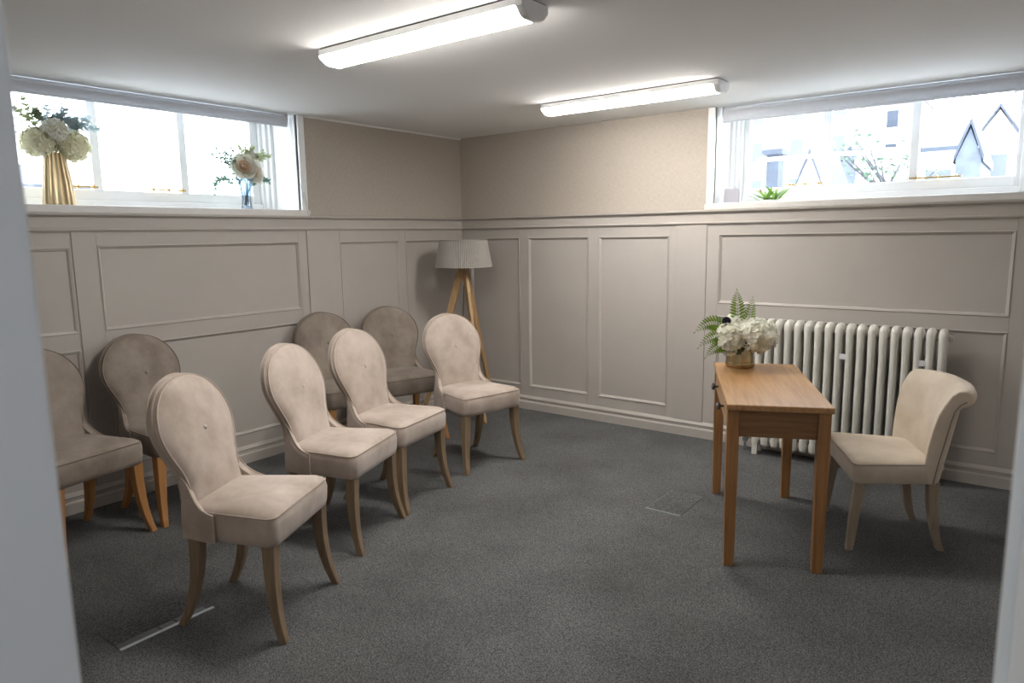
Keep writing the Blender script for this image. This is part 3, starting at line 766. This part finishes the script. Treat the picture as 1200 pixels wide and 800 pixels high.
flower('hydrangea_stem', 'white hydrangea head at the back of the brass vase', 'flower', [('flower_head', m, 'white_petal'), ('stem', s, 'stem_green')], G)
for pts, L, face, lab in (
        ([D(0, .02, .05), D(0, .03, .25), D(-.02, .03, .36), D(-.025, .02, .425)], .055, -cf, 'tall upright fern frond above the brass vase'),
        ([D(.01, .02, .05), D(.045, .02, .22), D(.055, .02, .32), D(.058, 0, .385)], .045, -cf, 'shorter upright fern frond beside the tallest one'),
        ([D(-.01, 0, .08), D(-.09, 0, .27), D(-.17, -.02, .285), D(-.262, -.03, .205)], .060, UP*.5-cf, 'fern frond arching out to the left, topmost'),
        ([D(-.01, -.02, .08), D(-.09, -.04, .20), D(-.17, -.06, .215), D(-.255, -.08, .125)], .05, UP*.4-cf, 'fern frond reaching left between two others'),
        ([D(-.01, -.02, .08), D(-.08, -.06, .16), D(-.16, -.09, .15), D(-.222, -.11, .075)], .05, UP*.4-cf, 'lowest fern frond drooping left over the desk edge')):
    ms, ml = MB(), MB(); frond(ms, ml, pts, L, 15, face); flower('fern_frond', lab, 'fern', [('stalk', ms, 'stem_green'), ('leaflets', ml, 'fern_green')], G)
ms = MB().tube(bez([D(-.01, 0, .05), D(-.03, .0, .16), D(-.085, -.02, .258)], 8), .002, 6)
m = MB()
c = D(-.088, -.02, .262)
for i in range(60):
    z = 1-2*(i+.5)/60; a = i*2.4; q = math.sqrt(1-z*z); nn = Vector((q*math.cos(a), q*math.sin(a), z))
    petal(m, c, nn, basis(nn)[1], .026, .012)
for sg in (1, -1): petal(m, c, -cr*.9+UP*.1*sg, UP, .05, .012)
flower('thistle_stem', 'dark purple thistle rising left of the upright ferns', 'flower', [('stem', ms, 'stem_green'), ('flower_head', m, 'thistle')], G)
ms, ml = MB(), MB()
for a in ([D(0, -.03, .08), D(.0, -.05, .16), D(.015, -.08, .22)], [D(0, -.03, .08), D(-.02, -.06, .13), D(-.03, -.09, .10)], [D(0, -.02, .08), D(.02, -.05, .15), D(.01, -.09, .15)]):
    spray(ms, ml, a, 9, .04, roundness=.5, start=.3)
flower('leaf_sprig', 'dark green leaf sprig between the white hydrangeas', 'foliage', [('stem', ms, 'stem_green'), ('leaves', ml, 'dark_leaf')], G)

# --- left sill: ribbed gold vase
GV = Vector((-.13, -3.245, SILL))
def E_(r, f, z): return GV + Vector((0, 1, 0))*r + Vector((-1, 0, 0))*f + UP*z
v = thing('ribbed_vase', 'tall fluted gold vase on the left window sill', 'vase', GV)
MB().lathe([(.0, .002), (.082, 0), (.083, .01), (.075, .10), (.062, .20), (.052, .285), (.049, .285), (.058, .20), (.07, .1), (.0, .02)], 144, caps=False, ribs=16, depth=.14).build('body', 'gold_ceramic', v, True)
G = 'stems in the gold vase'
for (r, f, z, rad, mt, lab) in ((-.075, .0, .335, .075, 'cream_petal', 'cream hydrangea at the left of the gold vase bouquet'), (.085, -.02, .325, .08, 'cream_petal', 'cream hydrangea drooping right over the gold vase'), (-.01, -.06, .40, .055, 'white_petal', 'white bloom at the middle of the gold vase bouquet')):
    m = MB(); hydrangea(m, E_(r, f, z), rad, 200, (1, 1, .9), .023)
    s = MB().tube(bez([E_(0, 0, .03), E_(0, 0, .2), E_(r, f, z)], 8), .003, 6)
    flower('hydrangea_stem', lab, 'flower', [('flower_head', m, mt), ('stem', s, 'stem_green')], G)
labs = ('grey leafy sprig at the top of the gold vase bouquet', 'grey leafy sprig bending right from the gold vase', 'green leafy sprig at the upper left of the gold vase', 'green leafy sprig in the middle of the gold vase bouquet')
for k, (pts, mt) in enumerate((([E_(0, 0, .2), E_(0, 0, .4), E_(-.02, 0, .54)], 'grey_leaf'), ([E_(0, 0, .2), E_(.06, 0, .42), E_(.185, 0, .485)], 'grey_leaf'),
                               ([E_(0, 0, .2), E_(-.06, 0, .4), E_(-.13, 0, .56)], 'sage_leaf'), ([E_(0, 0, .2), E_(.02, -.03, .42), E_(.06, -.03, .52)], 'grey_leaf'))):
    ms, ml = MB(), MB(); spray(ms, ml, pts, 40, .050, roundness=.85, start=.35); 
    for q in (-1, 1): spray(ms, ml, [pts[1], pts[1].lerp(pts[2], .5)+Vector((0, q*.035, 0)), pts[2]+Vector((0, q*.06, -.05))], 26, .046, start=.3)
    flower('leaf_sprig', labs[k], 'foliage', [('stem', ms, 'twig'), ('leaves', ml, mt)], G)
for pts, lab in (([E_(0, 0, .25), E_(-.08, 0, .40), E_(-.20, 0, .42)], 'fine twig with small buds reaching left from the gold vase'), ([E_(0, 0, .25), E_(.05, 0, .45), E_(.085, 0, .585)], 'fine upright twig with small buds above the gold vase')):
    ms, ml = MB(), MB(); spray(ms, ml, pts, 30, .018, roundness=.7, start=.3)
    for q in (-1, 1): spray(ms, ml, [pts[1], pts[1].lerp(pts[2], .5)+UP*q*.03, pts[2]+UP*q*.045-Vector((0, .02, 0))], 18, .018, start=.2)
    flower('bud_twig', lab, 'twig', [('stem', ms, 'twig'), ('buds', ml, 'twig')], G)

# --- left sill: glass vase with roses
GL = Vector((-.13, -2.085, SILL))
def E2(r, f, z): return GL + Vector((0, 1, 0))*r + Vector((-1, 0, 0))*f + UP*z
v = thing('glass_vase', 'small clear glass vase at the right of the left sill', 'vase', GL)
MB().lathe([(.0, .004), (.036, 0), (.038, .004), (.034, .03), (.030, .08), (.038, .14), (.062, .215), (.059, .215), (.035, .14), (.027, .08), (.030, .03), (.0, .014)], 28, caps=False).build('body', 'vase_glass', v, True)
G = 'stems in the glass vase'
for (r, f, z, ax, rad, m1, lab) in ((-.035, -.05, .285, Vector((1, -.35, .25)), .052, 'peach_petal', 'peach rose at the left of the glass vase'), (.035, -.045, .265, Vector((1, .1, .1)), .052, 'peach_petal', 'peach rose beside the first one in the glass vase'),
                               (.085, -.02, .225, Vector((.8, .5, .0)), .045, 'white_petal', 'white bloom low at the right of the glass vase'), (.05, .0, .365, Vector((.6, .2, .7)), .045, 'white_petal', 'white bloom at the top of the glass vase')):
    m = MB(); rose(m, E2(r, f, z), ax, rad*(.8 if m1 == 'peach_petal' else 1.1))
    m.lathe([(0, -.01), (rad*.25, -.005), (rad*.22, .008), (0, .013)], 10, E2(r, f, z))
    parts = [('flower_head', m, m1)]
    if m1 == 'peach_petal':
        m2 = MB(); rose(m2, Vector(E2(r, f, z))-ax.normalized()*.016, ax, rad*1.5, 4); parts.append(('outer_petals', m2, 'white_petal'))
    s = MB().tube(bez([E2(0, 0, .02), E2(0, 0, .14), E2(r, f, z-.01)], 8), .0028, 6)
    flower('rose_stem', lab, 'flower', parts+[('stem', s, 'stem_green')], G)
for k, (pts, mt, nl) in enumerate((([E2(0, 0, .05), E2(-.03, 0, .22), E2(-.20, 0, .385)], 'eucalyptus', 24), ([E2(0, 0, .05), E2(-.03, 0, .25), E2(-.085, 0, .40)], 'eucalyptus', 20),
                               ([E2(0, 0, .05), E2(.02, 0, .3), E2(.02, 0, .45)], 'sage_leaf', 20), ([E2(0, 0, .05), E2(.06, 0, .3), E2(.15, 0, .40)], 'sage_leaf', 18),
                               ([E2(0, 0, .05), E2(.05, 0, .26), E2(.18, 0, .20)], 'eucalyptus', 16), ([E2(0, 0, .05), E2(-.06, -.02, .20), E2(-.25, -.05, .27), E2(-.26, -.05, .10)], 'eucalyptus', 14))):
    ms, ml = MB(), MB(); spray(ms, ml, pts, nl+22, .042, roundness=.7, start=.35)
    if k < 4:
        for q in (-1, 1): spray(ms, ml, [pts[1], pts[1].lerp(pts[2], .55)+Vector((0, q*.03, .02)), pts[2]+Vector((0, q*.05, -.03))], 24, .038, roundness=.7)
    flower('leaf_sprig', ('long dark sprig fanning left from the glass vase', 'dark upright sprig left of the peach roses', 'pale green sprig standing above the peach roses', 'pale green sprig leaning right above the roses', 'dark sprig hanging to the right of the glass vase', 'loose dark sprig trailing far left of the glass vase')[k],
           'foliage', [('stem', ms, 'stem_green'), ('leaves', ml, mt)], G)

# --- right sill: small white box and a green plant
p = thing('white_router', 'small white box at the left end of the right sill', 'router', (2.455, .12, SILL), R(8))
MB().box(-.055, .055, -.018, .018, .006, .108).build('casing', 'router_plastic', p, bevel=.012, seg=4)
MB().box(-.045, .045, -.024, .024, 0, .01).build('base', 'white_plastic', p, bevel=.004)
PP = Vector((2.72, .12, SILL))
p = thing('sill_plant', 'low spiky green plant lying on the right window sill', 'plant', PP)
m = MB(); rnd = random.Random(3)
for i in range(60):
    a = rnd.uniform(0, 6.28); d = Vector((math.cos(a)*1.4, math.sin(a)*.7, rnd.uniform(.25, .9))); L = rnd.uniform(.09, .17)
    petal(m, Vector((rnd.uniform(-.06, .06), rnd.uniform(-.02, .02), .01)), d, UP, L, .018, .15)
m.build('leaves', 'bright_leaf', p)
m = MB()
for i in range(12): 
    a = rnd.uniform(2.6, 3.7); petal(m, Vector((-.05, 0, .01)), Vector((math.cos(a), math.sin(a)*.4, rnd.uniform(.05, .3))), UP, rnd.uniform(.08, .15), .02, .1)
m.build('trailing_leaves', 'bright_leaf', p)
m = MB(); petal(m, Vector((-.05, 0, .05)), Vector((-.3, 0, .6)), -cf, .05, .014); m.build('brown_leaf', 'terracotta' if False else 'brass', p)
MB().lathe([(.0, 0), (.05, 0), (.055, .012), (.05, .016), (0, .016)], 18).build('dish', 'white_plastic', p, True)

# ------------------------------------------------------------------ outdoors
struct(MB().box(-120, 120, -120, 120, -3.2, -3.0).build('ground', 'pavement'), 'pale ground outside the windows', 'ground')
def ray_at(px, py, dist_y=None, dist_x=None):
    d = fw + rt*((px-600)/FPX) - up*((py-400)/FPX)
    t = (dist_y-CAM.y)/d.y if dist_y is not None else (dist_x-CAM.x)/d.x
    return CAM + d*t
def house(x0, x1, y0, y1, zt, ridge, wall, roof, label, gable='front', rows=2, chim=True, group='houses outside the windows'):
    p = thing('house', label, 'house', ((x0+x1)/2, y0, -3), 0, group)
    hx = (x1-x0)/2; dy = y1-y0; zt += 3; ridge += 3
    m = MB().box(-hx, hx, 0, dy, 0, zt)
    if gable == 'front': m.add([(-hx, 0, zt), (hx, 0, zt), (0, 0, ridge), (-hx, dy, zt), (hx, dy, zt), (0, dy, ridge)], [(0, 1, 2), (3, 5, 4), (0, 3, 4, 1)])
    m.build('wall', wall, p)
    m = MB(); o = .06
    if gable == 'front':
        for s in (-1, 1): m.loft([[(s*(hx+o), y, zt-.15), (0, y, ridge+.12), (0, y, ridge+.30), (s*(hx+o), y, zt+.05)] for y in (-o, dy+o)])
    else:
        m.loft([[(x, -o, zt), (x, dy/2, ridge), (x, dy+o, zt), (x, dy+o, zt-.15), (x, -o, zt-.15)] for x in (-hx-o, hx+o)])
    m.build('roof', roof, p)
    if chim:
        m = MB().box(hx*.55, hx*.55+.8, dy*.4, dy*.4+.6, zt-.3, ridge+1.2); m.box(hx*.55-.08, hx*.55+.88, dy*.4-.08, dy*.4+.68, ridge+1.05, ridge+1.25)
        for q in (.2, .55): m.lathe([(.11, 0), (.10, .4), (0, .4)], 8, (hx*.55+q, dy*.4+.3, ridge+1.25))
        m.build('chimney', wall, p)
    n = max(1, int(hx*2/2.4))
    for r_ in range(rows):
        for k in range(n):
            xc = -hx+(k+.5)*2*hx/n; zc = zt-1.5-r_*2.6
            if zc > .8:
                wd = MB().box(xc-.5, xc+.5, -.05, .03, zc-.75, zc+.75).build('window', 'render_white', p)
                MB().box(xc-.42, xc+.42, -.07, -.04, zc-.67, zc+.67).build('pane', 'far_glass', wd)
    return p
def span(pxa, pxb, pyt, Y): a, b = ray_at(pxa, pyt, Y), ray_at(pxb, pyt, Y); return a.x, b.x, a.z
x0, x1, z = span(868, 1012, 100, 46); house(x0, x1, 46, 54, z+2, z+6, 'stone_pale', 'slate', 'tall pale stone terrace seen through the left pane', 'side', 4)
x0, x1, z = span(934, 962, 205, 26); house(x0, x1, 26, 31, z-.4, ray_at(950, 182, 26).z, 'render_white', 'slate', 'small dark gabled roof just left of the first mullion', 'front', 0, False)
x0, x1, z = span(978, 1012, 200, 33); house(x0, x1, 33, 38, z, ray_at(990, 178, 33).z, 'stone_blue', 'slate', 'small blue grey gabled house right of the first mullion', 'front', 1, False)
x0, x1, z = span(1004, 1062, 190, 19); house(x0, x1, 19, 22, z, ray_at(1030, 174, 20.5).z, 'render_white', 'render_white', 'white rendered low house in the middle pane', 'side', 0, False)
x0, x1, z = span(1076, 1128, 174, 26); house(x0, x1, 26, 31, z, ray_at(1100, 147, 28).z, 'render_white', 'slate', 'white house with dark slate roof in the right pane', 'side', 1, False)
x0, x1, z = span(1120, 1150, 185, 19); house(x0, x1, 19, 23, z, ray_at(1135, 150, 19).z, 'stone_blue', 'slate', 'steep blue grey gable beside the slate roof', 'front', 1, False)
x0, x1, z = span(1146, 1194, 160, 34); house(x0, x1, 34, 40, z, ray_at(1170, 128, 34).z, 'stone_pale', 'slate', 'stone gabled house at the right end of the view', 'front', 2, True)
x0, x1, z = span(1016, 1080, 120, 60); house(x0, x1, 60, 68, z, z+3, 'stone_pale', 'slate', 'distant pale stone block in the middle pane', 'side', 4)
a = ray_at(897, 182, 20); b = ray_at(913, 212, 20)
p = thing('chimney_stack', 'dark square chimney stack in the left pane', 'chimney', ((a.x+b.x)/2, 20, -3))
hw = (b.x-a.x)/2; m = MB().box(-hw*.8, hw*.8, 0, .6, 0, a.z+3); m.build('shaft', 'slate', p)
MB().box(-hw*1.35, hw*1.35, -.1, .7, a.z+3, a.z+3.18).build('cap', 'slate', p)
def tree(loc, top, label, rs):
    rnd = random.Random(rs); p = thing('bare_tree', label, 'tree', (loc[0], loc[1], -3)); m = MB(); l = MB(); Ht = top+3
    m.tube([(0, 0, 0), (.1, 0, Ht*.5), (.25, 0, Ht*.8)], lambda t: .16*(1-.6*t), 7)
    for i in range(26):
        z = Ht*rnd.uniform(.45, .8); a = rnd.uniform(0, 6.28); L = rnd.uniform(.6, 1.4)
        q = bez([(.1, 0, z), (.1+math.cos(a)*L*.5, math.sin(a)*L*.5, z+.5), (.1+math.cos(a)*L, math.sin(a)*L, min(Ht, z+1.2))], 5); m.tube(q, lambda t: .05*(1-.8*t), 5)
        for _ in range(26):
            c = q[rnd.randint(2, 5)]+Vector((rnd.uniform(-.3, .3), rnd.uniform(-.3, .3), rnd.uniform(-.3, .3)))
            petal(l, c, Vector((rnd.uniform(-1, 1), rnd.uniform(-1, 1), rnd.uniform(-1, 1))), UP, .13, .09)
    m.build('trunk', 'tree_bark', p, True); l.build('leaves', 'dark_leaf', p)
c = ray_at(1036, 180, 15.5); tree((c.x, 15.5), ray_at(1036, 145, 15.5).z, 'dark tree between the middle and right panes', 4)
# through the left window: a hillside and a low slate roof
hl = MB(); rr = []
for k in range(9):
    t = k/8; y = -75+t*62; h = 13.0*math.sin(min(1, (1-t)*1.25)*math.pi/2)*(1 if t < .98 else 0)
    rr.append([(-70, y, -3), (-78, y, -3+h*1.5), (-95, y, -3+h*1.7), (-110, y, -3)])
ho = hl.loft(rr).build('hillside', 'hill_green', None, True, angle=80); struct(ho, 'hazy hillside beyond the left window', 'hill')
a = ray_at(30, 205, None, -22); b = ray_at(108, 205, None, -22)
p = thing('house', 'low slate roofed house beyond the gold vase', 'house', (-22, (a.y+b.y)/2, -3), 0, 'houses outside the windows')
hy = (b.y-a.y)/2; zr = ray_at(70, 192, None, -24).z+3; ze = ray_at(70, 214, None, -22).z+3
MB().box(-6, 0, -hy, hy, 0, ze).build('wall', 'render_white', p)
MB().loft([[(.3, y, ze-.1), (-3, y, zr), (-6.3, y, ze-.1), (-6.3, y, ze-.3), (.3, y, ze-.3)] for y in (-hy-.2, hy+.2)]).build('roof', 'slate', p)
